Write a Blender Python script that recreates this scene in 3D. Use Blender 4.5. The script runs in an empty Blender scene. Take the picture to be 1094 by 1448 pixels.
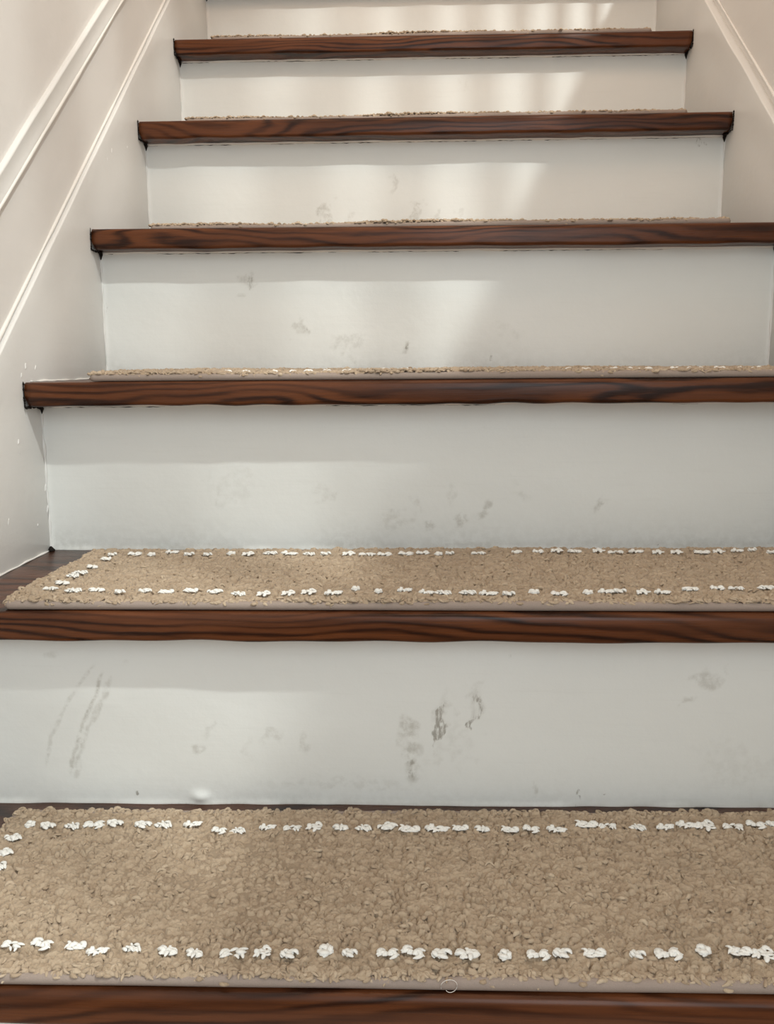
import bpy, math, random
import numpy as np
from mathutils import Matrix, Vector

# ---------------------------------------------------------------- camera
CAM_POS = (0.42548, -0.51575, 0.39848)
YAW, PITCH, ROLL, FPX = 0.04015, 0.16956, -0.00587, 1225.3
sc = bpy.context.scene
C = sc.collection
fw = Vector((-math.sin(YAW)*math.cos(PITCH), math.cos(YAW)*math.cos(PITCH), -math.sin(PITCH)))
rt = Vector((math.cos(YAW), math.sin(YAW), 0)); up = rt.cross(fw)
r2 = rt*math.cos(ROLL) + up*math.sin(ROLL); u2 = -rt*math.sin(ROLL) + up*math.cos(ROLL)
cd = bpy.data.cameras.new('camera'); cam = bpy.data.objects.new('camera', cd); C.objects.link(cam)
M = Matrix((r2, u2, -fw)).transposed().to_4x4(); M.translation = Vector(CAM_POS); cam.matrix_world = M
cd.sensor_fit = 'HORIZONTAL'; cd.sensor_width = 36; cd.lens = FPX/1094*36; cd.clip_start = 0.01
sc.camera = cam

# ---------------------------------------------------------------- light
sc.view_settings.view_transform = 'Standard'; sc.view_settings.look = 'None'
sc.view_settings.gamma = 1; sc.view_settings.use_curve_mapping = False
sc.view_settings.exposure = 0.06
w = bpy.data.worlds.new('world'); sc.world = w; w.use_nodes = True
bg = w.node_tree.nodes['Background']; bg.inputs[0].default_value = (1.0, 0.905, 0.785, 1); bg.inputs[1].default_value = 0.67

def area(name, loc, target, sx, sy, power, col):
    d = bpy.data.lights.new(name, 'AREA'); d.shape = 'RECTANGLE'; d.size = sx; d.size_y = sy
    d.energy = power; d.color = col
    o = bpy.data.objects.new(name, d); C.objects.link(o); o.location = loc
    o.rotation_euler = (Vector(target)-Vector(loc)).to_track_quat('-Z', 'Y').to_euler()
    return o
# ceiling lamp beyond the balustrade on the right, behind the viewer
area('ceiling_lamp', (1.62, -1.05, 2.80), (0.5, 0.6, 0.5), 0.08, 0.08, 47, (0.95, 1.0, 0.97))
# daylight from the front-door window at the foot of the stairs
area('door_window', (0.85, -1.3, 0.85), (0.25, 0.3, 0.3), 0.9, 1.2, 11, (0.78, 0.915, 1.0))
# added warm fill light over the lower steps, tints the upper risers
area('warm_fill', (0.46, 0.15, 1.80), (0.5, 1.5, 1.0), 0.45, 0.45, 3.0, (1.0, 0.58, 0.33))

# ---------------------------------------------------------------- measures
W, G, N_, T, H = 0.88057, 0.22036, 0.03347, 0.02565, 0.19
DY = [0.0061, 0.0021, -0.0045, -0.0022, -0.0022, 0.0007, 0.0]
DZ = [-0.0003, -0.0006, 0.0009, 0.0015, -0.0009, -0.0007, 0.0]
TZ = [0.0071, 0.0025, 0.0015, -0.0016, -0.0004, -0.0024, -0.002]
RY = [0.0, -0.0042, 0.0035, -0.0037, -0.0012, 0.0019, 0.0037, 0.0]
RX = {}
def tread_front(k): return k*G - N_ + DY[k]
def tread_z(k, x): return k*H + DZ[k] + TZ[k]*x/W
STAINS= [(1, 0.1241, 0.1231, 0.0143, 0.0019, -128, 0.35, 0), (1, 0.1091, 0.1019, 0.0162, 0.0019, -120, 0.35, 0), (1, 0.095, 0.078, 0.016, 0.002, -117, 0.35, 0), (1, 0.0846, 0.0522, 0.0166, 0.002, -101, 0.35, 0), (1, 0.1358, 0.1149, 0.0138, 0.0019, -107, 0.6, 0), (1, 0.1256, 0.0919, 0.0157, 0.0019, -116, 0.6, 0), (1, 0.1142, 0.0663, 0.0171, 0.002, -108, 0.6, 0), (1, 0.1059, 0.0415, 0.0134, 0.002, -102, 0.6, 0), (1, 0.143, 0.1106, 0.0131, 0.0032, -113, 0.4, 0), (1, 0.1309, 0.0886, 0.0162, 0.0032, -120, 0.4, 0), (1, 0.1185, 0.0629, 0.0171, 0.0033, -108, 0.4, 0), (1, 0.1099, 0.0363, 0.0155, 0.0033, -102, 0.4, 0), (1, 0.4117, 0.0762, 0.0114, 0.0082, -84, 0.5, 0), (1, 0.4168, 0.0564, 0.0129, 0.0083, -67, 0.5, 0), (1, 0.4177, 0.0377, 0.0106, 0.0083, -112, 0.5, 0), (1, 0.4423, 0.0889, 0.005, 0.0176, 12, 0.9, 1), (1, 0.4392, 0.0728, 0.0057, 0.0076, 0, 1, 1), (1, 0.4768, 0.0973, 0.0044, 0.0163, 8, 0.8, 1), (1, 0.4707, 0.0772, 0.0038, 0.0063, 10, 0.9, 1), (1, 0.4374, 0.058, 0.0019, 0.0101, 0, 0.45, 1), (1, 0.4158, 0.0394, 0.0089, 0.0077, 20, 0.6, 1), (1, 0.4423, 0.0903, 0.0088, 0.0226, 12, 0.25, 0), (1, 0.4762, 0.0973, 0.0075, 0.0213, 8, 0.25, 0), (1, 0.4539, 0.0569, 0.0152, 0.0165, 0, 0.15, 0), (1, 0.6742, 0.1241, 0.0122, 0.0091, 0, 0.4, 0), (1, 0.6579, 0.1077, 0.0049, 0.0043, 0, 0.35, 0), (1, 0.6749, 0.1332, 0.0049, 0.0122, -30, 0.2, 1), (1, 0.693, 0.1352, 0.003, 0.003, 0, 0.2, 0), (1, 0.222, 0.0567, 0.0058, 0.0039, 0, 0.4, 0), (1, 0.2344, 0.0745, 0.0032, 0.009, 20, 0.25, 0), (1, 0.2921, 0.0684, 0.0064, 0.0064, 0, 0.3, 0), (1, 0.3189, 0.0633, 0.0058, 0.0115, 0, 0.3, 0), (1, 0.2685, 0.0545, 0.0052, 0.0129, 0, 0.15, 0), (1, 0.504, 0.1447, 0.0019, 0.0037, 0, 0.5, 1), (1, 0.5665, 0.0163, 0.0019, 0.005, 0, 0.7, 1), (1, 0.5918, 0.0153, 0.0031, 0.0013, 0, 0.7, 1), (1, 0.5371, 0.0579, 0.0025, 0.0019, 0, 0.4, 1), (1, 0.1649, 0.0103, 0.002, 0.002, 0, 1, 1), (1, 0.0938, 0.1428, 0.0064, 0.0032, 0, 0.3, 0), (1, 0.1612, 0.1407, 0.0038, 0.0032, 0, 0.2, 0), (1, 0.5285, 0.0184, 0.0019, 0.0089, 0, 0.4, 0), (1, 0.7049, 0.0399, 0.0371, 0.0186, 0, 0.12, 0), (1, 0.3515, 0.0214, 0.0773, 0.0052, 0, 0.2, 0), (2, 0.214, 0.263, 0.0225, 0.0225, 0, 0.13, 0), (2, 0.1959, 0.2533, 0.0024, 0.0145, 0, 0.2, 0), (2, 0.3194, 0.2517, 0.0128, 0.0104, 0, 0.2, 0), (2, 0.3298, 0.2533, 0.0032, 0.0096, 20, 0.3, 0), (2, 0.4955, 0.2373, 0.0055, 0.011, 10, 0.5, 0), (2, 0.4656, 0.2244, 0.0063, 0.0063, 0, 0.45, 0), (2, 0.4362, 0.2179, 0.0056, 0.0072, 0, 0.45, 0), (2, 0.4195, 0.2413, 0.0063, 0.0095, -20, 0.3, 0), (2, 0.5352, 0.2557, 0.011, 0.0063, 30, 0.2, 0), (2, 0.6215, 0.2438, 0.0039, 0.0086, 25, 0.5, 0), (2, 0.6316, 0.247, 0.0039, 0.0039, 0, 0.25, 0), (2, 0.4582, 0.2533, 0.0039, 0.011, 0, 0.2, 0), (2, 0.3972, 0.2211, 0.0159, 0.0112, 0, 0.25, 0), (2, 0.6891, 0.1966, 0.0023, 0.0016, 0, 1, 1), (3, 0.1974, 0.5012, 0.0047, 0.0094, 20, 0.7, 1), (3, 0.1956, 0.5031, 0.0094, 0.0094, 0, 0.3, 0), (3, 0.2639, 0.4467, 0.0085, 0.0123, -20, 0.4, 0), (3, 0.2724, 0.4439, 0.0038, 0.0047, 0, 0.6, 1), (3, 0.4069, 0.418, 0.0038, 0.0047, 0, 0.9, 1), (3, 0.4069, 0.418, 0.0056, 0.0066, 0, 0.6, 0), (3, 0.3259, 0.4213, 0.017, 0.0151, 0, 0.3, 0), (3, 0.5186, 0.4044, 0.0028, 0.0028, 0, 0.8, 1), (3, 0.5414, 0.4382, 0.0279, 0.0111, 20, 0.12, 0), (3, 0.0057, 0.4699, 0.0029, 0.0173, 0, 0.4, 1), (4, 0.2757, 0.6302, 0.011, 0.0143, 0, 0.5, 0), (4, 0.2799, 0.6197, 0.0044, 0.0066, 0, 0.5, 1), (4, 0.3119, 0.6277, 0.0077, 0.0088, 0, 0.35, 0), (4, 0.4169, 0.6306, 0.0098, 0.0109, 30, 0.45, 0), (4, 0.3821, 0.6685, 0.0043, 0.0152, -10, 0.3, 0), (4, 0.4528, 0.626, 0.0098, 0.0076, 0, 0.5, 0), (4, 0.8442, 0.7251, 0.0094, 0.0052, 30, 0.6, 1), (4, 0.4843, 0.6277, 0.0087, 0.0087, 0, 0.2, 0), (5, 0.5965, 0.8637, 0.0074, 0.0123, 0, 0.3, 1), (5, 0.5043, 0.8768, 0.0098, 0.0123, 0, 0.12, 0)]
ROW0= [(0.0917, 0.1571), (0.1091, 0.1553), (0.1289, 0.1548), (0.1462, 0.1576), (0.1654, 0.1604), (0.1904, 0.1588), (0.2064, 0.1582), (0.2309, 0.16), (0.2556, 0.1505), (0.2719, 0.1499), (0.2958, 0.1562), (0.3169, 0.1557), (0.3365, 0.1574), (0.3582, 0.1558), (0.3773, 0.1552), (0.3969, 0.1569), (0.416, 0.1541), (0.4384, 0.1548), (0.4585, 0.1554), (0.4767, 0.1537), (0.4995, 0.1532), (0.5167, 0.1548), (0.5377, 0.1544), (0.5644, 0.1629), (0.5811, 0.1611), (0.6057, 0.1585), (0.6289, 0.1603), (0.6475, 0.1642), (0.6637, 0.1636), (0.6851, 0.1631), (0.7047, 0.1659), (0.0864, 0.1346), (0.0892, 0.1116), (0.1493, 0.0027), (0.1682, 0.0041), (0.1931, 0.0027), (0.2091, -0.0025), (0.2321, 0.0003), (0.2569, -0.0024), (0.2755, -0.0046), (0.3011, -0.0024), (0.3214, -0.0025), (0.3399, -0.0033), (0.3626, -0.0005), (0.3797, -0.0021), (0.4031, -0.002), (0.4199, -0.0001), (0.4404, -0.0008), (0.4567, -0.0017), (0.4808, -0.0016), (0.5022, -0.0003), (0.5197, 0.0024), (0.5396, 0.0023), (0.5685, 0.0018), (0.5871, 0.0024), (0.6116, 0.0059), (0.6348, 0.0053), (0.6499, 0.003)]
ROW1= [(0.0984, 0.3726), (0.1199, 0.3764), (0.1393, 0.3731), (0.1582, 0.3839), (0.1808, 0.3737), (0.2013, 0.3705), (0.2245, 0.3742), (0.244, 0.3711), (0.2659, 0.3748), (0.2859, 0.3716), (0.308, 0.3685), (0.3266, 0.3687), (0.3504, 0.369), (0.3691, 0.3659), (0.3868, 0.3661), (0.4089, 0.3698), (0.4266, 0.3734), (0.4435, 0.3669), (0.4561, 0.3704), (0.4849, 0.3708), (0.5249, 0.3747), (0.5475, 0.3784), (0.5687, 0.3822), (0.5866, 0.3789), (0.6116, 0.3827), (0.6278, 0.3761), (0.6498, 0.3798), (0.6717, 0.3766), (0.6914, 0.3769), (0.7169, 0.3772), (0.7355, 0.3809), (0.7557, 0.3846), (0.7731, 0.3882), (0.7896, 0.3782), (0.0981, 0.3522), (0.0978, 0.3139), (0.0961, 0.2873), (0.0948, 0.2731), (0.0968, 0.2437), (0.0943, 0.2235), (0.1172, 0.219), (0.1372, 0.2218), (0.1604, 0.2174), (0.1797, 0.2225), (0.2, 0.2205), (0.2207, 0.2257), (0.2427, 0.2212), (0.2656, 0.2144), (0.289, 0.2125), (0.3106, 0.2129), (0.3283, 0.2155), (0.3492, 0.2112), (0.3679, 0.2234), (0.3883, 0.2142), (0.411, 0.2194), (0.4295, 0.2126), (0.4442, 0.2129), (0.4657, 0.2156), (0.4833, 0.2136), (0.5022, 0.2139), (0.5238, 0.2214), (0.5445, 0.217), (0.57, 0.2198), (0.5863, 0.2225), (0.5992, 0.2227), (0.6169, 0.2183), (0.6327, 0.2163), (0.6596, 0.2237), (0.6823, 0.2265), (0.6979, 0.2244), (0.7244, 0.2272)]

LUMPS = [(0.4136, 0.3979, 0.008, 0.0012), (0.4019, 0.3883, 0.006, 0.001), (0.3836, 0.3191, 0.006, 0.0014), (0.385, 0.3077, 0.003, 0.001), (0.4138, 0.2237, 0.004, 0.001), (0.3479, 0.2398, 0.008, 0.0007), (0.4481, 0.2852, 0.012, 0.001), (0.4404, 0.2619, 0.01, 0.0012), (0.4419, 0.2373, 0.012, 0.0011), (0.4376, 0.3963, 0.006, 0.001), (0.7266, 0.6893, 0.008, 0.0008), (0.7076, 0.6741, 0.005, 0.0007), (0.794, 0.7096, 0.005, 0.0008), (0.6575, 0.4561, 0.014, 0.001), (0.6581, 0.444, 0.004, 0.0016)]
# ---------------------------------------------------------------- materials
def newmat(name):
    m = bpy.data.materials.new(name); m.use_nodes = True
    nt = m.node_tree; b = nt.nodes['Principled BSDF']
    return m, nt, b
def nd(nt, typ, **kw):
    n = nt.nodes.new(typ)
    for a, v in kw.items():
        if a.startswith('i_'): n.inputs[a[2:].replace('_', ' ')].default_value = v
        else: setattr(n, a, v)
    return n
def math_(nt, op, a, b=None, c=None, clamp=False):
    n = nt.nodes.new('ShaderNodeMath'); n.operation = op; n.use_clamp = clamp
    for i, v in enumerate((a, b, c)):
        if v is None: continue
        if isinstance(v, (int, float)): n.inputs[i].default_value = v
        else: nt.links.new(v, n.inputs[i])
    return n.outputs[0]
def noise(nt, vec, scale, detail=3, rough=0.5, out=0):
    n = nd(nt, 'ShaderNodeTexNoise'); n.inputs['Scale'].default_value = scale
    n.inputs['Detail'].default_value = detail; n.inputs['Roughness'].default_value = rough
    nt.links.new(vec, n.inputs['Vector']); return n.outputs[out]
def mapping(nt, vec, scale, loc=(0, 0, 0)):
    n = nd(nt, 'ShaderNodeMapping'); n.inputs['Scale'].default_value = scale; n.inputs['Location'].default_value = loc
    nt.links.new(vec, n.inputs['Vector']); return n.outputs[0]
def ramp(nt, fac, stops):
    n = nd(nt, 'ShaderNodeValToRGB'); e = n.color_ramp.elements
    while len(e) < len(stops): e.new(0.5)
    for el, (p, c) in zip(e, stops): el.position = p; el.color = (*c, 1)
    nt.links.new(fac, n.inputs[0]); return n.outputs[0]
def mixc(nt, fac, a, b, mode='MIX'):
    n = nd(nt, 'ShaderNodeMix', data_type='RGBA', blend_type=mode)
    for s, v in ((n.inputs[0], fac), (n.inputs[6], a), (n.inputs[7], b)):
        if isinstance(v, (int, float)): s.default_value = v
        elif isinstance(v, tuple): s.default_value = (*v, 1)
        else: nt.links.new(v, s)
    return n.outputs[2]
def sstep(nt, v, lo, hi):
    n = nd(nt, 'ShaderNodeMapRange', interpolation_type='SMOOTHSTEP')
    n.inputs[1].default_value = lo; n.inputs[2].default_value = hi; nt.links.new(v, n.inputs[0]); return n.outputs[0]
def bump(nt, b, h, strength, dist):
    n = nd(nt, 'ShaderNodeBump'); n.inputs['Strength'].default_value = strength; n.inputs['Distance'].default_value = dist
    nt.links.new(h, n.inputs['Height']); nt.links.new(n.outputs[0], b.inputs['Normal'])

def paint(name, col, stains=False, rough=0.42):
    m, nt, b = newmat(name)
    pos = nd(nt, 'ShaderNodeNewGeometry').outputs['Position']
    big = noise(nt, mapping(nt, pos, (1, 1, 2.2)), 7, 3)
    c = mixc(nt, sstep(nt, big, 0.35, 0.7), tuple(x*0.975 for x in col), col)
    # faint brushed grime streaks along the board
    st = noise(nt, mapping(nt, pos, (4, 4, 90)), 3, 4, 0.65)
    c = mixc(nt, math_(nt, 'MULTIPLY', sstep(nt, st, 0.56, 0.8), 0.06), c, (0.42, 0.40, 0.36))
    if stains:
        sm = nd(nt, 'ShaderNodeAttribute', attribute_name='smear').outputs['Fac']
        gr = nd(nt, 'ShaderNodeAttribute', attribute_name='grit').outputs['Fac']
        n1 = noise(nt, pos, 130, 4, 0.65)
        n2 = noise(nt, mapping(nt, pos, (1.3, 1, 0.40)), 300, 5, 0.7)
        fs = math_(nt, 'MULTIPLY', sm, sstep(nt, n1, 0.30, 0.68), clamp=True)
        c = mixc(nt, fs, c, (0.36, 0.335, 0.28))
        g1 = math_(nt, 'MULTIPLY_ADD', gr, 0.30, n2)
        g0 = sstep(nt, g1, 0.60, 0.88)
        fg = math_(nt, 'MULTIPLY', g0, sstep(nt, gr, 0.12, 0.6), clamp=True)
        c = mixc(nt, math_(nt, 'MULTIPLY', fg, 0.75), c, (0.25, 0.225, 0.185))
    nt.links.new(c, b.inputs['Base Color'])
    b.inputs['Roughness'].default_value = rough; b.inputs['Specular IOR Level'].default_value = 0.35
    h = math_(nt, 'ADD', math_(nt, 'MULTIPLY', noise(nt, pos, 55, 3), 1.0), math_(nt, 'MULTIPLY', noise(nt, pos, 600, 2), 0.12))
    h = math_(nt, 'ADD', h, math_(nt, 'MULTIPLY', noise(nt, mapping(nt, pos, (7, 7, 90)), 3, 3), 0.16))
    bump(nt, b, h, 0.35, 0.0012)
    return m
def wood():
    m, nt, b = newmat('stained_wood')
    tc0 = nd(nt, 'ShaderNodeTexCoord').outputs['Object']
    rnd = nd(nt, 'ShaderNodeObjectInfo').outputs['Random']
    off = nd(nt, 'ShaderNodeCombineXYZ'); nt.links.new(math_(nt, 'MULTIPLY', rnd, 37.0), off.inputs[0]); nt.links.new(math_(nt, 'MULTIPLY', rnd, 3.0), off.inputs[1])
    va = nd(nt, 'ShaderNodeVectorMath', operation='ADD'); nt.links.new(tc0, va.inputs[0]); nt.links.new(off.outputs[0], va.inputs[1]); tc = va.outputs[0]
    warp = noise(nt, mapping(nt, tc, (2.8, 5, 16)), 1.0, 2, 0.45)
    warp2 = noise(nt, mapping(nt, tc, (9, 40, 60)), 1.0, 3, 0.6)
    sep = nd(nt, 'ShaderNodeSeparateXYZ'); nt.links.new(tc0, sep.inputs[0])
    yz = math_(nt, 'MULTIPLY_ADD', sep.outputs['Y'], 80.0, math_(nt, 'MULTIPLY', sep.outputs['Z'], 250.0))
    v = math_(nt, 'MULTIPLY_ADD', warp, 26.0, yz)
    v = math_(nt, 'MULTIPLY_ADD', warp2, 3.0, v)
    s = math_(nt, 'MULTIPLY_ADD', math_(nt, 'SINE', math_(nt, 'MULTIPLY', v, 2.6)), 0.5, 0.5)
    s = math_(nt, 'POWER', s, 2.4)
    amp = sstep(nt, noise(nt, mapping(nt, tc, (3.5, 14, 40)), 1.0, 3, 0.55), 0.30, 0.68)
    s = math_(nt, 'MULTIPLY', s, math_(nt, 'MULTIPLY_ADD', amp, 0.85, 0.15))
    fine = noise(nt, mapping(nt, tc, (9, 500, 600)), 1.0, 3, 0.6)
    s2 = math_(nt, 'MULTIPLY_ADD', fine, 0.50, math_(nt, 'MULTIPLY', s, 0.80))
    col = ramp(nt, s2, [(0.12, (0.140, 0.045, 0.0155)), (0.42, (0.080, 0.0248, 0.0084)), (0.78, (0.030, 0.0088, 0.0034)), (1.0, (0.018, 0.0055, 0.0022))])
    blot = noise(nt, mapping(nt, tc, (4, 18, 40)), 1.0, 4, 0.6)
    col = mixc(nt, math_(nt, 'MULTIPLY', sstep(nt, blot, 0.42, 0.70), 0.62), col, (0.036, 0.0110, 0.0042))
    nt.links.new(col, b.inputs['Base Color'])
    b.inputs['Specular IOR Level'].default_value = 0.25
    nt.links.new(math_(nt, 'MULTIPLY_ADD', fine, 0.25, 0.17), b.inputs['Roughness'])
    bump(nt, b, math_(nt, 'ADD', math_(nt, 'MULTIPLY', s2, 0.4), noise(nt, mapping(nt, tc, (12, 40, 40)), 1, 2)), 0.25, 0.0012)
    return m
def plain(name, col, rough=0.8, nscale=300, amt=0.2, bmp=0.3):
    m, nt, b = newmat(name)
    pos = nd(nt, 'ShaderNodeNewGeometry').outputs['Position']
    n = noise(nt, pos, nscale, 3)
    c = mixc(nt, n, tuple(x*(1-amt) for x in col), tuple(min(1, x*(1+amt)) for x in col))
    nt.links.new(c, b.inputs['Base Color']); b.inputs['Roughness'].default_value = rough
    b.inputs['Specular IOR Level'].default_value = 0.25
    bump(nt, b, n, bmp, 0.0006)
    return m
def yarn(name, col, sheen=0.3, tint=True):
    m, nt, b = newmat(name)
    pos = nd(nt, 'ShaderNodeNewGeometry').outputs['Position']
    n = noise(nt, pos, 900, 2)
    c = mixc(nt, n, tuple(x*0.82 for x in col), tuple(min(1, x*1.14) for x in col))
    if tint:
        t = nd(nt, 'ShaderNodeAttribute', attribute_name='tint').outputs['Fac']
        c = mixc(nt, t, c, mixc(nt, 0.5, c, (0.72, 0.60, 0.45)))
        dirt = noise(nt, pos, 14, 3)
        c = mixc(nt, math_(nt, 'MULTIPLY', sstep(nt, dirt, 0.5, 0.75), 0.30), c, (0.30, 0.235, 0.165))
    nt.links.new(c, b.inputs['Base Color']); b.inputs['Roughness'].default_value = 0.95
    b.inputs['Specular IOR Level'].default_value = 0.1
    b.inputs['Sheen Weight'].default_value = sheen*0.5
    bump(nt, b, n, 0.5, 0.0008)
    return m
M_RISER = paint('riser_paint', (0.795, 0.798, 0.765), True, 0.36)
M_SKIRT = paint('skirt_paint', (0.800, 0.785, 0.755), False, 0.40)
M_WALL = paint('wall_paint', (0.790, 0.760, 0.725), False, 0.60)
M_TRIM = paint('trim_paint', (0.870, 0.835, 0.785), False, 0.35)
M_WOOD = wood()
M_DARK = plain('dark_gap', (0.012, 0.009, 0.007), 0.9)
M_BIND = plain('binding_tape', (0.330, 0.265, 0.225), 0.75, 1200, 0.12)
M_BACK = plain('rug_backing', (0.36, 0.28, 0.20), 0.95)
M_PILE = yarn('beige_pile', (0.398, 0.298, 0.205))
M_WHITE = yarn('white_yarn', (0.900, 0.875, 0.830), 0.3, False)
M_SOFT = plain('fibre_white', (0.75, 0.70, 0.65), 0.5)
M_FLOOR = plain('hall_floor', (0.16, 0.07, 0.035), 0.4, 20)

# ---------------------------------------------------------------- mesh helpers
def mesh(name, V, F, mat, smooth=True):
    me = bpy.data.meshes.new(name)
    V = np.asarray(V, np.float32); F = np.asarray(F, np.int32)
    me.vertices.add(len(V)); me.vertices.foreach_set('co', V.ravel())
    k = F.shape[1]
    me.loops.add(F.size); me.loops.foreach_set('vertex_index', F.ravel())
    me.polygons.add(len(F)); me.polygons.foreach_set('loop_start', np.arange(0, F.size, k, dtype=np.int32))
    me.polygons.foreach_set('loop_total', np.full(len(F), k, np.int32))
    me.update(calc_edges=True); me.validate()
    me.polygons.foreach_set('use_smooth', np.full(len(me.polygons), smooth))
    me.materials.append(mat); return me
def pymesh(name, V, F, mat, smooth=False):
    me = bpy.data.meshes.new(name); me.from_pydata([tuple(v) for v in V], [], F); me.update()
    for p in me.polygons: p.use_smooth = smooth
    me.materials.append(mat); return me
def obj(name, me, parent=None, loc=None, **props):
    o = bpy.data.objects.new(name, me); C.objects.link(o)
    if parent: o.parent = parent
    if loc is not None: o.location = loc
    for a, v in props.items(): o[a] = v
    return o
def box(name, lo, hi, mat, parent=None, bev=0.0, **props):
    (x0, y0, z0), (x1, y1, z1) = lo, hi
    V = [(x, y, z) for x in (x0, x1) for y in (y0, y1) for z in (z0, z1)]
    F = [(0, 1, 3, 2), (4, 6, 7, 5), (0, 4, 5, 1), (2, 3, 7, 6), (0, 2, 6, 4), (1, 5, 7, 3)]
    o = obj(name, pymesh(name, V, F, mat), parent, **props)
    if bev:
        b = o.modifiers.new('bevel', 'BEVEL'); b.width = bev; b.segments = 2
    return o
def tube(P, R, sides=6):
    """tube along points P with radii R, closed ends"""
    P = np.asarray(P, float); n = len(P); V = []; F = []
    t = np.gradient(P, axis=0); t /= np.linalg.norm(t, axis=1)[:, None] + 1e-12
    ref = np.array([0, 0, 1.0]) if abs(t[:, 2]).mean() < 0.8 else np.array([1.0, 0, 0])
    for i in range(n):
        a = np.cross(t[i], ref); a /= np.linalg.norm(a) + 1e-12; b = np.cross(a, t[i])
        for j in range(sides):
            q = 2*math.pi*j/sides; V.append(P[i] + R[i]*(math.cos(q)*a + math.sin(q)*b))
    for i in range(n-1):
        for j in range(sides):
            k = (j+1) % sides; F.append((i*sides+j, i*sides+k, (i+1)*sides+k, (i+1)*sides+j))
    F.append(tuple(range(sides-1, -1, -1))); F.append(tuple((n-1)*sides+j for j in range(sides)))
    return V, F
def join(parts):
    V = []; F = []
    for v, f in parts:
        o = len(V); V += list(v); F += [tuple(i+o for i in q) for q in f]
    return V, F
def wob(x, seed, n=6, lo=2, hi=40):
    r = np.random.RandomState(seed); y = np.zeros_like(x)
    for _ in range(n):
        fq = r.uniform(lo, hi); y += np.sin(x*fq + r.uniform(0, 6.28))/math.sqrt(n)
    return y
def thing(name, label, cat, loc, group=None):
    o = bpy.data.objects.new(name, None); C.objects.link(o); o.location = loc; o.empty_display_size = 0.05
    o['label'] = label; o['category'] = cat
    if group: o['group'] = group
    return o

def vnoise(x, y, sc, seed):
    r = np.random.RandomState(seed); n = 512; g = r.rand(n, n)
    u = x/sc; v = y/sc; iu = np.floor(u).astype(int); iv = np.floor(v).astype(int); fu = u-iu; fv = v-iv
    fu = fu*fu*(3-2*fu); fv = fv*fv*(3-2*fv)
    a = g[iu % n, iv % n]; b = g[(iu+1) % n, iv % n]; c = g[iu % n, (iv+1) % n]; d = g[(iu+1) % n, (iv+1) % n]
    return (a*(1-fu)+b*fu)*(1-fv)+(c*(1-fu)+d*fu)*fv
# ---------------------------------------------------------------- the setting
SA, CA = 0.8500, 0.1066      # skirt board top line, left:  z = SA*y + CA
SB, CB = 0.8346, 0.2282      # panel board top line, left
SR, CR = 0.8284, 0.1294      # skirt board top line, right
DA, DB, DR = 0.0070, 0.0225, 0.0125
Y0, Y1 = -0.60, 1.78
def sloped_board(name, x_face, x_back, s, c, drop, mat, seed, rnd=0.002, y0=Y0, y1=Y1, **props):
    """board whose rounded top edge runs up parallel to the stairs"""
    n = 150; ys = np.linspace(y0, y1, n); sg = 1 if x_face > x_back else -1
    nn = np.array([-s, 1.0]); nn /= np.linalg.norm(nn)
    d = abs(x_face-x_back); prof = [(0, -drop), (0, -0.06), (0, -0.02)]
    for a in np.linspace(0, math.pi/2, 5): prof.append((rnd*(1-math.cos(a)), -rnd + rnd*math.sin(a)))
    prof.append((d*0.6, 0.0)); prof.append((d, 0.0)); prof.append((d+0.004, -0.004)); prof.append((d+0.004, -drop))
    m = len(prof); wt = wob(ys, seed, 8, 3, 60)*0.0006; V = []
    for i, y in enumerate(ys):
        for (dx, h) in prof:
            z0 = s*y + c
            if h <= -drop+1e-9: V.append((x_face - sg*dx, y, z0 - drop*1.0))
            else: V.append((x_face - sg*dx, y + nn[0]*(h+wt[i]), z0 + nn[1]*(h+wt[i])))
    F = [(i*m+j, (i+1)*m+j, (i+1)*m+(j+1) % m, i*m+(j+1) % m) for i in range(n-1) for j in range(m)]
    if sg < 0: F = [f[::-1] for f in F]
    me = mesh(name, V, F, mat)
    o = obj(name, me, None, kind='structure', **props); return o
sloped_board('baseboard_left', 0.0, -DA, SA, CA, 0.60, M_SKIRT, 3, 0.0016)
def strip(name, x_face, x_back, s, c, h, mat, seed):
    """flat wall moulding with rounded edges running parallel to the stairs"""
    n = 150; ys = np.linspace(Y0, Y1, n); r_ = 0.0024; d = x_face-x_back; k = 1/math.sqrt(1+s*s); hp = h*k
    prof = [(-d-0.003, 0.0), (-d+0.001, 0.0)]
    for a in np.linspace(-math.pi/2, 0, 5): prof.append((-r_+r_*math.cos(a), r_+r_*math.sin(a)))
    prof += [(-0.0007, r_*1.8), (-0.0007, hp-r_*1.8)]
    for a in np.linspace(0, math.pi/2, 5): prof.append((-r_+r_*math.cos(a), hp-r_+r_*math.sin(a)))
    prof += [(-d+0.001, hp), (-d-0.003, hp)]
    m = len(prof); wt = wob(ys, seed, 8, 3, 60)*0.0005; V = []
    for i, y in enumerate(ys):
        for dx, hh in prof: V.append((x_face+dx, y - s*k*(hh+wt[i]), s*y+c + k*(hh+wt[i])))
    F = [(i*m+j, (i+1)*m+j, (i+1)*m+(j+1) % m, i*m+(j+1) % m) for i in range(n-1) for j in range(m)]
    return obj(name, mesh(name, V, F, mat), None, kind='structure')
strip('trim_1', -0.0010, -DA, SB, 0.2352, 0.0300, M_SKIRT, 5)
sloped_board('baseboard_right', W, W+DR, SR, CR, 0.60, M_SKIRT, 7, 0.0020)
xw = -DA
box('wall_left', (xw-0.12, -2.2, -0.6), (xw, 2.6, 3.0), M_WALL, kind='structure')
TW = 1.29
box('wall_right', (W+DR, -0.75, -0.6), (W+DR+0.12, 2.6, TW), M_WALL, kind='structure')
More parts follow.
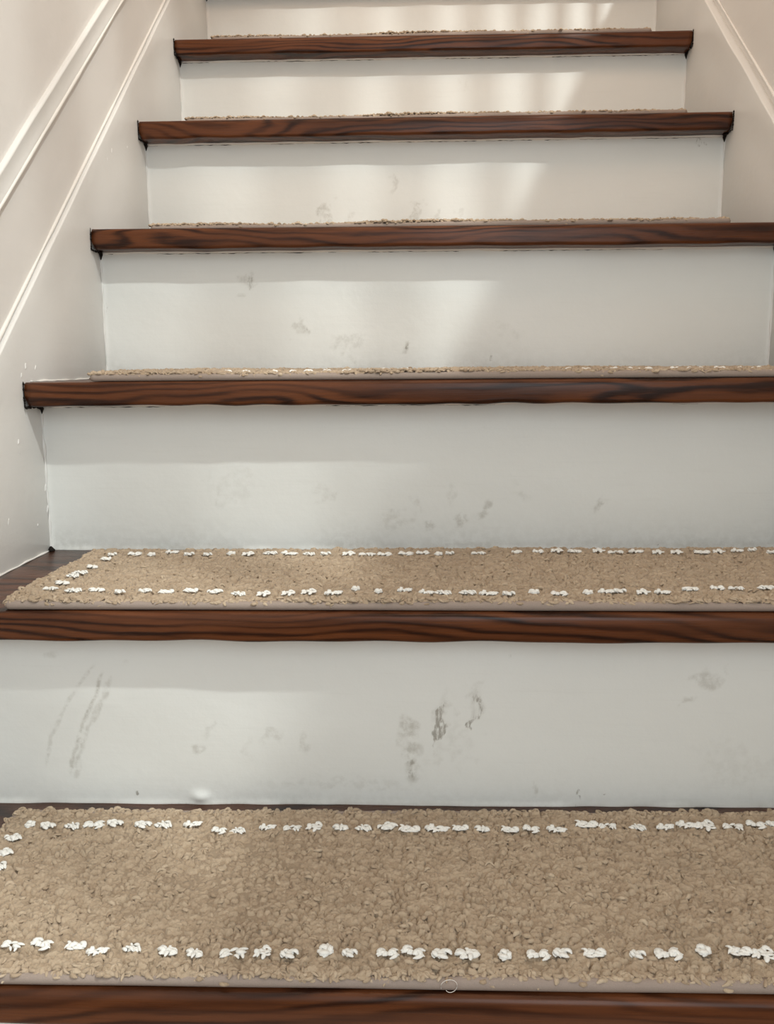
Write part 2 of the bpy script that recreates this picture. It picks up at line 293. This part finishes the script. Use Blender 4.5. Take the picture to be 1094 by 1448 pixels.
# hall floor at the foot of the stairs and the upper landing wall
box('floor', (-1.2, -3.4, -0.24), (2.6, -0.31, -0.19), M_FLOOR, kind='structure')
box('wall_back', (xw, 1.55, 1.14), (W+DR, 1.65, 3.0), M_WALL, kind='structure')

# long caulk ridge on the right-hand skirt ledge, fat towards the foot
ys = np.linspace(0.30, 1.3, 60); rr = 0.0016 + 0.0007*wob(ys, 4, 6, 10, 60) + 0.0042/(1+np.exp((ys-0.715)*70))
zz = SR*ys + CR + 0.0085
V, F = tube(np.c_[np.full(60, W+DR-0.001), ys - 0.003, zz + 0.002], rr, 8)
obj('trim_2', pymesh('trim_2', V, F, M_TRIM, True), kind='structure')
ys = np.linspace(-0.3, 1.4, 140)
V, F = tube(np.c_[np.full(140, -DA+0.0008), ys-0.001, SA*ys+CA+0.0030], 0.0019+0.0005*wob(ys, 9, 8, 10, 90), 7)
obj('trim_3', pymesh('trim_3', V, F, M_TRIM, True), kind='structure')

ys = np.linspace(-0.3, 1.4, 140)
V, F = tube(np.c_[np.full(140, -0.0016), ys, SB*ys+0.2352-0.0004], 0.0022+0.0004*wob(ys, 19, 8, 10, 90), 7)  # pale bead added to draw a highlight along the moulding's lower edge
obj('trim_highlight', pymesh('trim_highlight', V, F, M_TRIM, True), kind='structure')

# balustrade on top of the right wall (out of the picture; its shadows fall on the stairs)
bal = thing('balustrade', 'white painted balustrade standing on the wall right of the stairs', 'railing', (W+0.07, 0.4, TW))
def lathe(prof, sides=12):
    V = [(r*math.cos(2*math.pi*j/sides), r*math.sin(2*math.pi*j/sides), z) for r, z in prof for j in range(sides)]
    F = [(i*sides+j, i*sides+(j+1) % sides, (i+1)*sides+(j+1) % sides, (i+1)*sides+j) for i in range(len(prof)-1) for j in range(sides)]
    return V, F
V, F = lathe([(0.0, 0), (0.015, 0), (0.015, 0.03), (0.010, 0.04), (0.010, 0.40), (0.013, 0.42), (0.010, 0.44), (0.010, 0.80), (0, 0.80)])
bm_ = pymesh('baluster', V, F, M_TRIM, True)
y = -1.05
while y < 1.9:
    obj('baluster', bm_, bal, (0, y, 0)); y += 0.132
box('handrail', (-0.035, -1.15, 0.79), (0.035, 2.0, 0.85), M_TRIM, bal, 0.01)

# ---------------------------------------------------------------- staircase
stair = thing('staircase', 'straight staircase with dark stained wooden treads and scuffed white painted risers', 'staircase', (0, 0, 0))
NX = 90
def make_tread(k):
    xs = np.linspace(0.0, W, NX); yf = tread_front(k); yb = (k+1)*G + RY[k+1] + 0.012
    rt_, rb = 0.0055, 0.0045
    prof = [(yb-yf, -T), (0.06, -T), (N_*0.5, -T)]
    for a in np.linspace(0, math.pi/2, 5): prof.append((rb-rb*math.sin(a), -T+rb-rb*math.cos(a)))
    prof += [(0.0, -T*0.62), (-0.0006, -T*0.42)]
    for a in np.linspace(0, math.pi/2, 6): prof.append((rt_-rt_*math.cos(a), -rt_+rt_*math.sin(a)))
    prof += [(0.02, 0), (0.06, 0), (0.12, 0), (yb-yf, 0)]
    m = len(prof)
    wy = wob(xs, 20+k, 5, 3, 25)*0.0004; wb = wob(xs, 50+k, 8, 8, 120)*0.0005
    r = np.random.RandomState(k); V = []
    for i, x in enumerate(xs):
        for j, (dy, dz) in enumerate(prof):
            zb = wb[i] if dz < -T*0.8 else 0
            xx = x
            if i == 0: xx = 0.0016 + 0.0012*r.rand() + (0.003 if dz < -T*0.75 and dy < 0.01 else 0)
            if i == NX-1: xx = W-0.0016-0.0012*r.rand() - (0.003 if dz < -T*0.75 and dy < 0.01 else 0)
            V.append((xx, dy + wy[i]*(1 if dy < 0.03 else 0), dz + TZ[k]*x/W + zb))
    F = [(i*m+j, i*m+(j+1) % m, (i+1)*m+(j+1) % m, (i+1)*m+j) for i in range(NX-1) for j in range(m)]
    F2 = [tuple(F_) for F_ in F] + [tuple(range(m-1, -1, -1)), tuple((NX-1)*m+j for j in range(m))]
    me = pymesh('tread', V, F2, M_WOOD, True)
    me.polygons[len(F)].use_smooth = False; me.polygons[len(F)+1].use_smooth = False
    o = obj('tread', me, stair, (0, yf, k*H+DZ[k]))
    # dark gaps and flaked stain where the tread end meets the skirt boards
    rr = random.Random(k*7+1)
    for side in (0, 1):
        parts = []
        x0 = 0.0010 if side == 0 else W-0.0010
        sgn = 1 if side == 0 else -1
        for q in range(9):
            f_ = q/8; z = -0.0015 - f_*(T-0.002)
            parts.append(tube([(x0, -0.0004+0.0005*rr.random(), z+0.0024), (x0+sgn*0.0004, -0.0010*rr.random(), z), (x0, 0.0004, z-0.0024)], [0.0003, 0.0005+0.0009*rr.random(), 0.0003], 5))
        for q in range(9):     # along the underside corner back to the riser
            dy = q/8*(N_-0.002); zt = -T - 0.0006
            parts.append(tube([(x0+sgn*0.001, dy-0.002, zt), (x0+sgn*(0.0015+0.001*rr.random()), dy, zt-0.0012*rr.random()), (x0+sgn*0.001, dy+0.003, zt)], [0.0003, 0.0006+0.0014*rr.random(), 0.0004], 5))
        parts.append(tube([(x0+sgn*0.001, N_-0.006, -T), (x0+sgn*0.0015, N_-0.003+RY[k]-DY[k], -T-0.004), (x0+sgn*0.0005, N_-0.002+RY[k]-DY[k], -T-0.010)], [0.0028, 0.0022, 0.0004], 6))
        V, F = join(parts); V = [(x, y, z + (TZ[k] if side else 0)) for x, y, z in V]
        obj('dark_gap', pymesh('dark_gap', V, F, M_DARK, True), o, label='black flaking gap at the tread end')
    return o
def make_riser(k):
    y0 = k*G + RY[k]; zb = (k-1)*H
    step = 0.0016 if k == 1 else 0.0022
    nx = int(W/step)+1; hgt = H - T + 0.010
    nz = int(hgt/step)+1
    xs = np.linspace(0, W, nx); zs = np.linspace(0, hgt, nz)
    X, Z = np.meshgrid(xs, zs, indexing='ij')
    zlo = np.array([tread_z(k-1, x) if k <= 7 else 0 for x in xs]) - 0.001
    zhi = np.array([(tread_z(k, x) if k < 7 else 7*H) for x in xs]) - T + 0.002
    Zw = zlo[:, None] + (zhi-zlo)[:, None]*(Z/hgt)
    r = np.random.RandomState(100+k); Y = np.zeros_like(X)
    for _ in range(10):
        Y += 0.00022*np.sin(X*r.uniform(4, 40)+Zw*r.uniform(-60, 60)+r.uniform(0, 6.28))
    # caulk swelling at the foot and ends of the board
    up_ = Zw - zlo[:, None]
    Y -= 0.0016*np.exp(-(up_/0.0035)**2)*(1+0.4*wob(xs, 30+k, 8, 10, 150)[:, None])
    Y -= 0.0013*np.exp(-(X/0.003)**2) + 0.0013*np.exp(-((W-X)/0.003)**2)
    if k == 1: Y -= 0.0035*np.exp(-((X-0.224)/0.008)**2-((Zw-0.008)/0.005)**2)
    sm = np.zeros_like(X); gr = np.zeros_like(X)
    wa = 1.5*(vnoise(X+k, Zw, 0.009, 3)-0.5) + 0.7*(vnoise(X+k, Zw, 0.004, 4)-0.5); wc = 1.5*(vnoise(X+k, Zw, 0.010, 5)-0.5) + 0.7*(vnoise(X+k, Zw, 0.004, 6)-0.5)
    for (kk, cx, cz, ra, rb, rot, st, ty) in STAINS:
        if kk != k: continue
        WS = 0.7 if abs(rot) > 60 else 1.5
        a = math.radians(-rot if ty == 1 or rot > -60 else rot) if abs(rot) <= 60 else math.radians(rot)
        if abs(rot) <= 60: a = -math.radians(rot)
        dx = X-cx+wa*min(ra, rb, 0.012)*WS; dz = Zw-cz+wc*min(ra, rb, 0.012)*WS
        u = dx*math.cos(a)+dz*math.sin(a); v = -dx*math.sin(a)+dz*math.cos(a)
        e = (u/ra)**2+(v/rb)**2
        wgt = np.clip(1.35-e, 0, 1)*st
        if ty == 0: sm = np.maximum(sm, wgt)
        else: gr = np.maximum(gr, wgt)
    foot = np.exp(-up_/0.016)*0.30*(1+0.5*wob(xs, 60+k, 6, 6, 60)[:, None])
    sm = np.maximum(sm, np.clip(foot, 0, 0.5)) if k != 1 else np.maximum(sm, np.clip(foot*0.5, 0, 0.3))
    gr = np.maximum(gr, 0.42*np.exp(-up_/0.006)*(r.rand(nx)[:, None] > 0.5))
    V = np.stack([X, Y+y0, Zw], -1).reshape(-1, 3)
    i = np.arange(nx-1)[:, None]*nz + np.arange(nz-1)[None, :]
    F = np.stack([i, i+nz, i+nz+1, i+1], -1).reshape(-1, 4)
    me = mesh('riser', V, F, M_RISER)
    # a solid back so the board has thickness
    for nme, arr in (('smear', sm), ('grit', gr)):
        at = me.attributes.new(nme, 'FLOAT', 'POINT'); at.data.foreach_set('value', arr.ravel().astype(np.float32))
    o = obj('riser', me, stair)
    s = o.modifiers.new('thickness', 'SOLIDIFY'); s.thickness = 0.011; s.offset = -1
    for side, xx in ((0, 0.0006), (1, W-0.0006)):
        z = np.linspace(zlo[0 if side == 0 else -1], zhi[0 if side == 0 else -1]-0.004, 46)
        V, F = tube(np.c_[xx+0.0003*wob(z, k+side, 6, 40, 200), np.full(46, y0-0.0008), z], 0.0014+0.0006*wob(z, 5*k+side, 8, 30, 260), 6)
        obj('caulk', pymesh('caulk', V, F, M_SKIRT, True), o)
        if side == 0 or k > 3:
            yy = np.linspace(tread_front(k-1)+0.02, y0-0.003, 40)
            V, F = tube(np.c_[np.full(40, xx), yy, np.full(40, (k-1)*H+DZ[k-1]+(TZ[k-1] if side else 0)+0.0006)+0.0003*wob(yy, k+9, 6, 20, 200)], 0.0010+0.0004*wob(yy, k+3, 8, 30, 200), 6)
            obj('caulk', pymesh('caulk', V, F, M_TRIM, True), o)
    # caulk line tucked under the nosing, with a broken crack below it
    if k < 7:
        xs2 = np.linspace(0.003, W-0.003, 170)
        zt = np.array([tread_z(k, x) for x in xs2]) - T
        V, F = tube(np.c_[xs2, np.full(170, y0-0.0007), zt-0.0005+0.0004*wob(xs2, 70+k, 8, 10, 160)], 0.0019+0.0005*wob(xs2, 80+k, 8, 20, 200), 6)
        obj('caulk', pymesh('caulk', V, F, M_TRIM, True), o)
        rr = random.Random(k+40); parts = []; x = 0.004
        dens = {1: 0.0, 2: 0.5, 3: 0.75, 4: 0.9, 5: 0.8, 6: 0.6}[k]
        while x < W-0.03:
            L = rr.choice([rr.uniform(0.006, 0.03), rr.uniform(0.03, 0.13)])
            if rr.random() < dens:
                n = max(3, int(L/0.004)); px = np.linspace(x, min(x+L, W-0.004), n)
                pz = np.interp(px, xs2, zt) - 0.0028 + 0.0004*np.array([rr.uniform(-1, 1) for _ in px])
                rad = [0.0001]+[rr.choice([0.00008, rr.uniform(0.0001, 0.0005)]) for _ in range(n-2)]+[0.0001]
                parts.append(tube(np.c_[px, np.full(n, y0-0.0016), pz], rad, 4))
            x += L + rr.choice([0.0, rr.uniform(0.0, 0.06)])
        if parts:
            V, F = join(parts)
            obj('paint_crack', pymesh('paint_crack', V, F, M_DARK, True), o, kind='stuff', label='dark broken crack line in the paint')
    return o
for k in range(0, 7): make_tread(k)
for k in range(1, 8): make_riser(k)
# riser below the lowest tread
box('riser', (0, RY[0]-0.0, -H), (W, 0.012, -T+0.002), M_RISER, stair)

# black specks and corner gaps seen on the left skirt and tread corners
def specks(lst, name, label):
    rr = random.Random(5)
    for (x, y, z, r_) in lst:
        V, F = tube([(x, y, z-r_*0.9), (x+r_*0.3, y-r_*0.2, z), (x, y+r_*0.2, z+r_*0.9)], [r_*0.3, r_, r_*0.25], 6)
        obj(name, pymesh(name, V, F, M_DARK, True), stair, label=label)
specks([(0.0015, 0.4395, 0.1905, 0.0042)], 'corner_gap', 'black gap in the rear left corner of the tread')

rr = random.Random(12)
for (y, z, ln, r_) in LUMPS:
    pts = [(-0.0002, y+ln*0.5*(t-0.5)*0.7+rr.uniform(-.0006, .0006), z+ln*(t-0.5)) for t in np.linspace(0, 1, 6)]
    V, F = tube(pts, [r_*0.2, r_*0.8, r_, r_*0.7, r_*0.9, r_*0.2], 6)
    obj('paint_lump', pymesh('paint_lump', V, F, M_SKIRT, True), stair)
# ---------------------------------------------------------------- rugs
NR, NS = 6, 5
def worms(cx, cy, cz, yaw, length, rad, lift, curl, tint=None):
    """many short bent yarn loops as one vertex / face array"""
    n = len(cx); t = np.linspace(-1, 1, NR)
    ux, uy = np.cos(yaw), np.sin(yaw)
    px = cx[:, None] + ux[:, None]*t*length[:, None]/2 - uy[:, None]*(1-t**2)*curl[:, None]
    py = cy[:, None] + uy[:, None]*t*length[:, None]/2 + ux[:, None]*(1-t**2)*curl[:, None]
    pz = cz[:, None] + (1-t**2)*lift[:, None]
    P = np.stack([px, py, pz], -1)
    tg = np.gradient(P, axis=1); tg /= np.linalg.norm(tg, axis=2, keepdims=True)
    zref = np.zeros_like(tg); zref[..., 2] = 1
    a = np.cross(tg, zref); a /= np.linalg.norm(a, axis=2, keepdims=True)+1e-9; b = np.cross(a, tg)
    rr = rad[:, None]*np.array([0.35, 0.9, 1.05, 1.05, 0.9, 0.35])
    q = np.arange(NS)*2*math.pi/NS
    ring = (np.cos(q)[None, None, :, None]*a[:, :, None, :] + np.sin(q)[None, None, :, None]*b[:, :, None, :]*0.85)*rr[:, :, None, None]
    V = (P[:, :, None, :]+ring).reshape(-1, 3)
    i = np.arange(NR-1)[:, None]*NS; j = np.arange(NS)[None, :]; k = (j+1) % NS
    f = np.stack([i+j, i+k, i+NS+k, i+NS+j], -1).reshape(-1, 4)
    F = (f[None]+(np.arange(n)*NR*NS)[:, None, None]).reshape(-1, 4)
    return V, F
RW, RD, RT = 0.752, 0.212, 0.0075      # rug width, depth, height of binding
def sag(x, y, seed):
    """gentle waviness of the rug surface"""
    r = np.random.RandomState(seed); z = 0
    for _ in range(5): z = z + 0.0005*np.sin(x*r.uniform(5, 22)+y*r.uniform(-30, 30)+r.uniform(0, 6))
    return z
def worley(x, y, cell, seed, jit=0.9):
    """distance to nearest and second nearest jittered cell point, and the cell's random value"""
    r = np.random.RandomState(seed); n = 512
    jx = r.uniform(0.5-jit/2, 0.5+jit/2, (n, n)); jy = r.uniform(0.5-jit/2, 0.5+jit/2, (n, n)); cv = r.rand(n, n)
    u = x/cell; v = y/cell; iu = np.floor(u).astype(int); iv = np.floor(v).astype(int)
    f1 = np.full(x.shape, 9.0); f2 = f1.copy(); val = np.zeros(x.shape)
    for a in (-1, 0, 1):
        for b in (-1, 0, 1):
            ci = (iu+a) % n; cj = (iv+b) % n
            d = np.hypot(iu+a+jx[ci, cj]-u, iv+b+jy[ci, cj]-v)
            nearer = d < f1
            f2 = np.where(nearer, f1, np.minimum(f2, d)); val = np.where(nearer, cv[ci, cj], val); f1 = np.minimum(f1, d)
    return f1, f2, val
def pile_mesh(seed, stitches, res=0.0011, nworm=3600):
    """crumpled looped pile: one dense woolly surface with curled loops standing out of it"""
    r = np.random.RandomState(seed)
    nx, ny = int(RW/res), int(RD/res)
    gx = np.linspace(0.0015, RW-0.0015, nx); gy = np.linspace(0.0005, RD-0.0010, ny)
    X, Y = np.meshgrid(gx, gy, indexing='ij')
    def height(X, Y):
        wx = X + 0.0042*(vnoise(X, Y, 0.007, seed+1)-0.5) + 0.0022*(vnoise(X, Y, 0.0028, seed+2)-0.5)
        wy = Y + 0.0042*(vnoise(X, Y, 0.007, seed+3)-0.5) + 0.0022*(vnoise(X, Y, 0.0028, seed+4)-0.5)
        f1, f2, val = worley(wx*0.80, wy, 0.0052, seed)
        crease = 1-np.clip((f2-f1)/0.34, 0, 1)
        g1, g2, val2 = worley(wx+0.3, wy*1.25+0.2, 0.0030, seed+7)
        crease2 = 1-np.clip((g2-g1)/0.4, 0, 1)
        merge = np.clip(vnoise(X, Y, 0.0065, seed+5)*2.2-0.55, 0, 1)
        h = 0.0030 + 0.0016*(val-0.5) - 0.0060*crease**1.3*merge
        h += -0.0019*crease2**1.5*(1-0.5*merge) + 0.0008*(val2-0.5)
        h += 0.0006*(vnoise(X, Y, 0.0016, seed+6)-0.5)
        h += 0.0012*(vnoise(X, Y, 0.016, seed+8)-0.5)
        return h, val
    h, val = height(X, Y)
    edge = np.minimum.reduce([X, RW-X, Y, RD-Y]) + 0.0020*(vnoise(X, Y, 0.004, seed+9)-0.5)
    z = RT + h - 0.0045*np.exp(-np.clip(edge, 0, 1)/0.0022) + sag(X, Y, seed)
    z = np.maximum(z, 0.0030)
    ef = np.exp(-edge/0.004)
    Xo = X + 0.0015*ef*(vnoise(X, Y, 0.005, seed+10)-0.5)*2; Yo = Y + 0.0015*ef*(vnoise(X, Y, 0.005, seed+11)-0.5)*2
    i = np.arange(nx-1)[:, None]*ny + np.arange(ny-1)[None, :]
    F = np.stack([i, i+ny, i+ny+1, i+1], -1).reshape(-1, 4); V = np.stack([Xo, Yo, z], -1).reshape(-1, 3)
    # curled loops, thicker along the edges
    x = r.uniform(0.003, RW-0.003, nworm); y = r.uniform(0.003, RD-0.003, nworm)
    ne = int(nworm*0.17); x[:ne*2] = r.uniform(0.001, RW-0.001, ne*2); y[:ne] = r.uniform(0.0012, 0.006, ne); y[ne:ne*2] = RD-r.uniform(0.001, 0.006, ne)
    ns = int(nworm*0.06); x[ne*2:ne*2+ns] = r.uniform(0.000, 0.005, ns); x[ne*2+ns:ne*2+2*ns] = RW-r.uniform(0.000, 0.005, ns)
    keep = np.ones(x.size, bool)
    for sx, sy in stitches: keep &= ((x-sx)/0.0060)**2 + ((y-sy)/0.0036)**2 > 1
    x, y = x[keep], y[keep]; n = x.size
    hh, _ = height(x, y); ed = np.minimum.reduce([x, RW-x, y, RD-y])
    zz = RT + hh*0.75 - 0.0030*np.exp(-np.clip(ed, 0, 1)/0.003) + sag(x, y, seed) - 0.0008
    rd = r.uniform(0.0009, 0.0020, n)
    V2, F2 = worms(x, y, zz, r.normal(0, 1.0, n), r.uniform(0.0035, 0.0080, n), rd, r.uniform(0.0004, 0.0018, n), r.normal(0, 0.0020, n))
    me = mesh('pile', np.concatenate([V, V2]), np.concatenate([F, F2+len(V)]), M_PILE)
    tint = np.concatenate([np.clip(0.35+0.5*(val.ravel()-0.5), 0, 1), np.repeat(np.clip(r.normal(0.45, 0.25, n), 0, 1), NR*NS)]).astype(np.float32)
    at = me.attributes.new('tint', 'FLOAT', 'POINT'); at.data.foreach_set('value', tint)
    return me
def stitch_mesh(seed):
    r = np.random.RandomState(seed); n = r.randint(12, 18); w_ = r.uniform(0.0030, 0.0050)
    x = r.uniform(-w_, w_, n); y = r.normal(0, 0.0015, n)*np.sqrt(np.clip(1-(x/(w_*1.3))**2, 0.1, 1)) + r.uniform(-0.25, 0.25)*x
    V, F = worms(x, y, r.uniform(-0.0008, 0.0004, n), r.normal(0, 0.9, n), r.uniform(0.0026, 0.0060, n), r.uniform(0.0007, 0.0014, n),
                 r.uniform(0.0003, 0.0016, n), r.normal(0, 0.0010, n))
    return mesh('stitch', V, F, M_WHITE)
STM = [stitch_mesh(900+i) for i in range(10)]
def backing_mesh():
    n = 60; xs = np.linspace(0.002, RW-0.002, n); V = []; F = []
    for x in xs:
        V += [(x, 0.002, 0.0005), (x, RD-0.002, 0.0005), (x, RD-0.002, RT), (x, 0.002, RT)]
    for i in range(n-1):
        for j in range(4): F.append((i*4+j, (i+1)*4+j, (i+1)*4+(j+1) % 4, i*4+(j+1) % 4))
    F += [(3, 2, 1, 0), ((n-1)*4, (n-1)*4+1, (n-1)*4+2, (n-1)*4+3)]
    return pymesh('backing', V, F, M_BACK)
def binding_mesh(seed):
    """rounded tape hem running round the rug, corners soft"""
    pts = []; c = 0.006
    def arc(cx, cy, a0):
        for a in np.linspace(a0, a0+math.pi/2, 6): pts.append((cx+c*math.cos(a), cy+c*math.sin(a)))
    arc(c, c, math.pi); pts += [(x, 0) for x in np.linspace(0.02, RW-0.02, 90)]
    arc(RW-c, c, -math.pi/2); pts += [(RW, y) for y in np.linspace(0.02, RD-0.02, 24)]
    arc(RW-c, RD-c, 0); pts += [(x, RD) for x in np.linspace(RW-0.02, 0.02, 60)]
    arc(c, RD-c, math.pi/2); pts += [(0, y) for y in np.linspace(RD-0.02, 0.02, 24)]
    P = np.array(pts); n = len(P); t = np.roll(P, -1, 0)-np.roll(P, 1, 0); t /= np.linalg.norm(t, axis=1)[:, None]
    nrm = np.c_[t[:, 1], -t[:, 0]]
    s = np.arange(n)/n*12; wv = wob(s, seed, 6, 1, 9)
    prof = [(-0.006, 0.0002), (-0.0016, 0.0002), (0.0002, 0.0012), (0.0010, 0.0032), (0.0010, 0.0052), (0.0, 0.0070), (-0.0020, 0.0080), (-0.006, 0.0078)]
    m = len(prof); V = []
    for i in range(n):
        for o_, z in prof:
            V.append((P[i, 0]+nrm[i, 0]*(o_+0.0003*wv[i]), P[i, 1]+nrm[i, 1]*(o_+0.0003*wv[i]), z*(1+0.05*wv[i])))
    F = [(i*m+j, ((i+1) % n)*m+j, ((i+1) % n)*m+(j+1) % m, i*m+(j+1) % m) for i in range(n) for j in range(m)]
    return pymesh('binding', V, F, M_BIND, True)
BACK = backing_mesh(); BIND = binding_mesh(3)
def auto_rows(xa, xb, y, step, rng):
    out = []; x = xa
    while x < xb: out.append((x+rng.uniform(-.003, .003), y+rng.uniform(-.002, .002))); x += step*rng.uniform(0.85, 1.15)
    return out
rng = random.Random(11)
RX0 = [0.066, 0.064, 0.071, 0.069, 0.068, 0.063]       # left end of each rug
RYF = [0.0045, 0.0075, 0.0050, 0.0320, 0.0230, 0.0170] # set back from the nosing edge
LABELS = ['beige looped rug with white stitches on the bottom tread, largest and nearest',
          'beige looped rug with white stitches on the second tread from the bottom',
          'beige rug seen edge-on with taupe hem on the third tread from the bottom',
          'beige rug seen as a thin edge on the fourth tread from the bottom',
          'beige rug seen as a thin edge on the fifth tread, second from the top',
          'beige rug seen as a thin edge on the topmost visible tread']
upper_pile = None; upper_st = None
for k in range(6):
    ox, oy = RX0[k], tread_front(k)+RYF[k]
    root = thing('stair_rug', LABELS[k], 'rug', (ox, oy, tread_z(k, ox)+0.0002), 'matching beige rugs laid one on each stair tread')
    root.rotation_euler = (0, -math.atan(TZ[k]/W) - (0.0022 if k > 2 else 0), [0.004, 0.0, 0.002, -0.002, 0.001, 0.0][k])
    obj('backing', BACK, root); obj('binding', BIND, root, label='smooth taupe fabric hem')
    if k < 2:
        src = ROW0 if k == 0 else ROW1
        ca, sa = math.cos(-root.rotation_euler[2]), math.sin(-root.rotation_euler[2])
        st = [((x-ox)*ca-(y-oy)*sa, (x-ox)*sa+(y-oy)*ca) for x, y in src]
        if k == 0:
            st += auto_rows(0.655, RW-0.03, 0.187, 0.020, rng) + auto_rows(0.606, RW-0.03, 0.030, 0.022, rng) + auto_rows(0.03, 0.07, 0.027, 0.022, rng)
            st += [(0.028+rng.uniform(-.003, .003), 0.05+0.022*i) for i in range(4)]
            st += [(RW-0.028, 0.04+0.022*i) for i in range(7)]
        else:
            st += [(RW-0.022, 0.045+0.024*i) for i in range(6)]
        st = [(x, y) for x, y in st if 0.005 < x < RW-0.005 and 0.005 < y < RD-0.005]
        obj('pile', pile_mesh(10+k, st), root, kind='stuff')
        for i, (x, y) in enumerate(st):
            o = obj('white_stitch', STM[rng.randrange(10)], root, (x, y, RT+0.0036+float(sag(np.array([x]), np.array([y]), 10+k)[0])))
            o.rotation_euler = (0, 0, rng.uniform(-0.25, 0.25)); q = rng.uniform(0.9, 1.3)*(1.17 if k == 0 else 1.05); o.scale = (q*1.08, q, 1.05)
    else:
        if upper_pile is None:
            upper_pile = pile_mesh(31, [], 0.0016, 3600)
            sx = auto_rows(0.03, RW-0.03, 0.026, 0.023, rng) + auto_rows(0.03, RW-0.03, RD-0.026, 0.023, rng)
            r = np.random.RandomState(8); cx = np.repeat([a for a, b in sx], 4)+r.normal(0, 0.003, len(sx)*4); cy = np.repeat([b for a, b in sx], 4)+r.normal(0, 0.0015, len(sx)*4)
            n = len(cx); V, F = worms(cx, cy, np.full(n, RT+0.0010), r.normal(0, 0.6, n), r.uniform(0.005, 0.008, n), r.uniform(0.0014, 0.0020, n), r.uniform(0.0004, 0.0018, n), r.normal(0, 0.001, n))
            upper_st = mesh('white_stitches', V, F, M_WHITE)
        obj('pile', upper_pile, root, kind='stuff')
        obj('white_stitches', upper_st, root, kind='stuff')
    if k == 0:      # a loose clear thread curl on the hem
        P = [(0.378+0.0045*math.cos(a)*(1+0.1*a), -0.0022, 0.0055+0.0045*math.sin(a)) for a in np.linspace(-2.4, 3.6, 22)]
        V, F = tube(P, [0.00022]*22, 5); obj('loose_thread', pymesh('loose_thread', V, F, M_SOFT, True), root, label='curled loose pale thread')
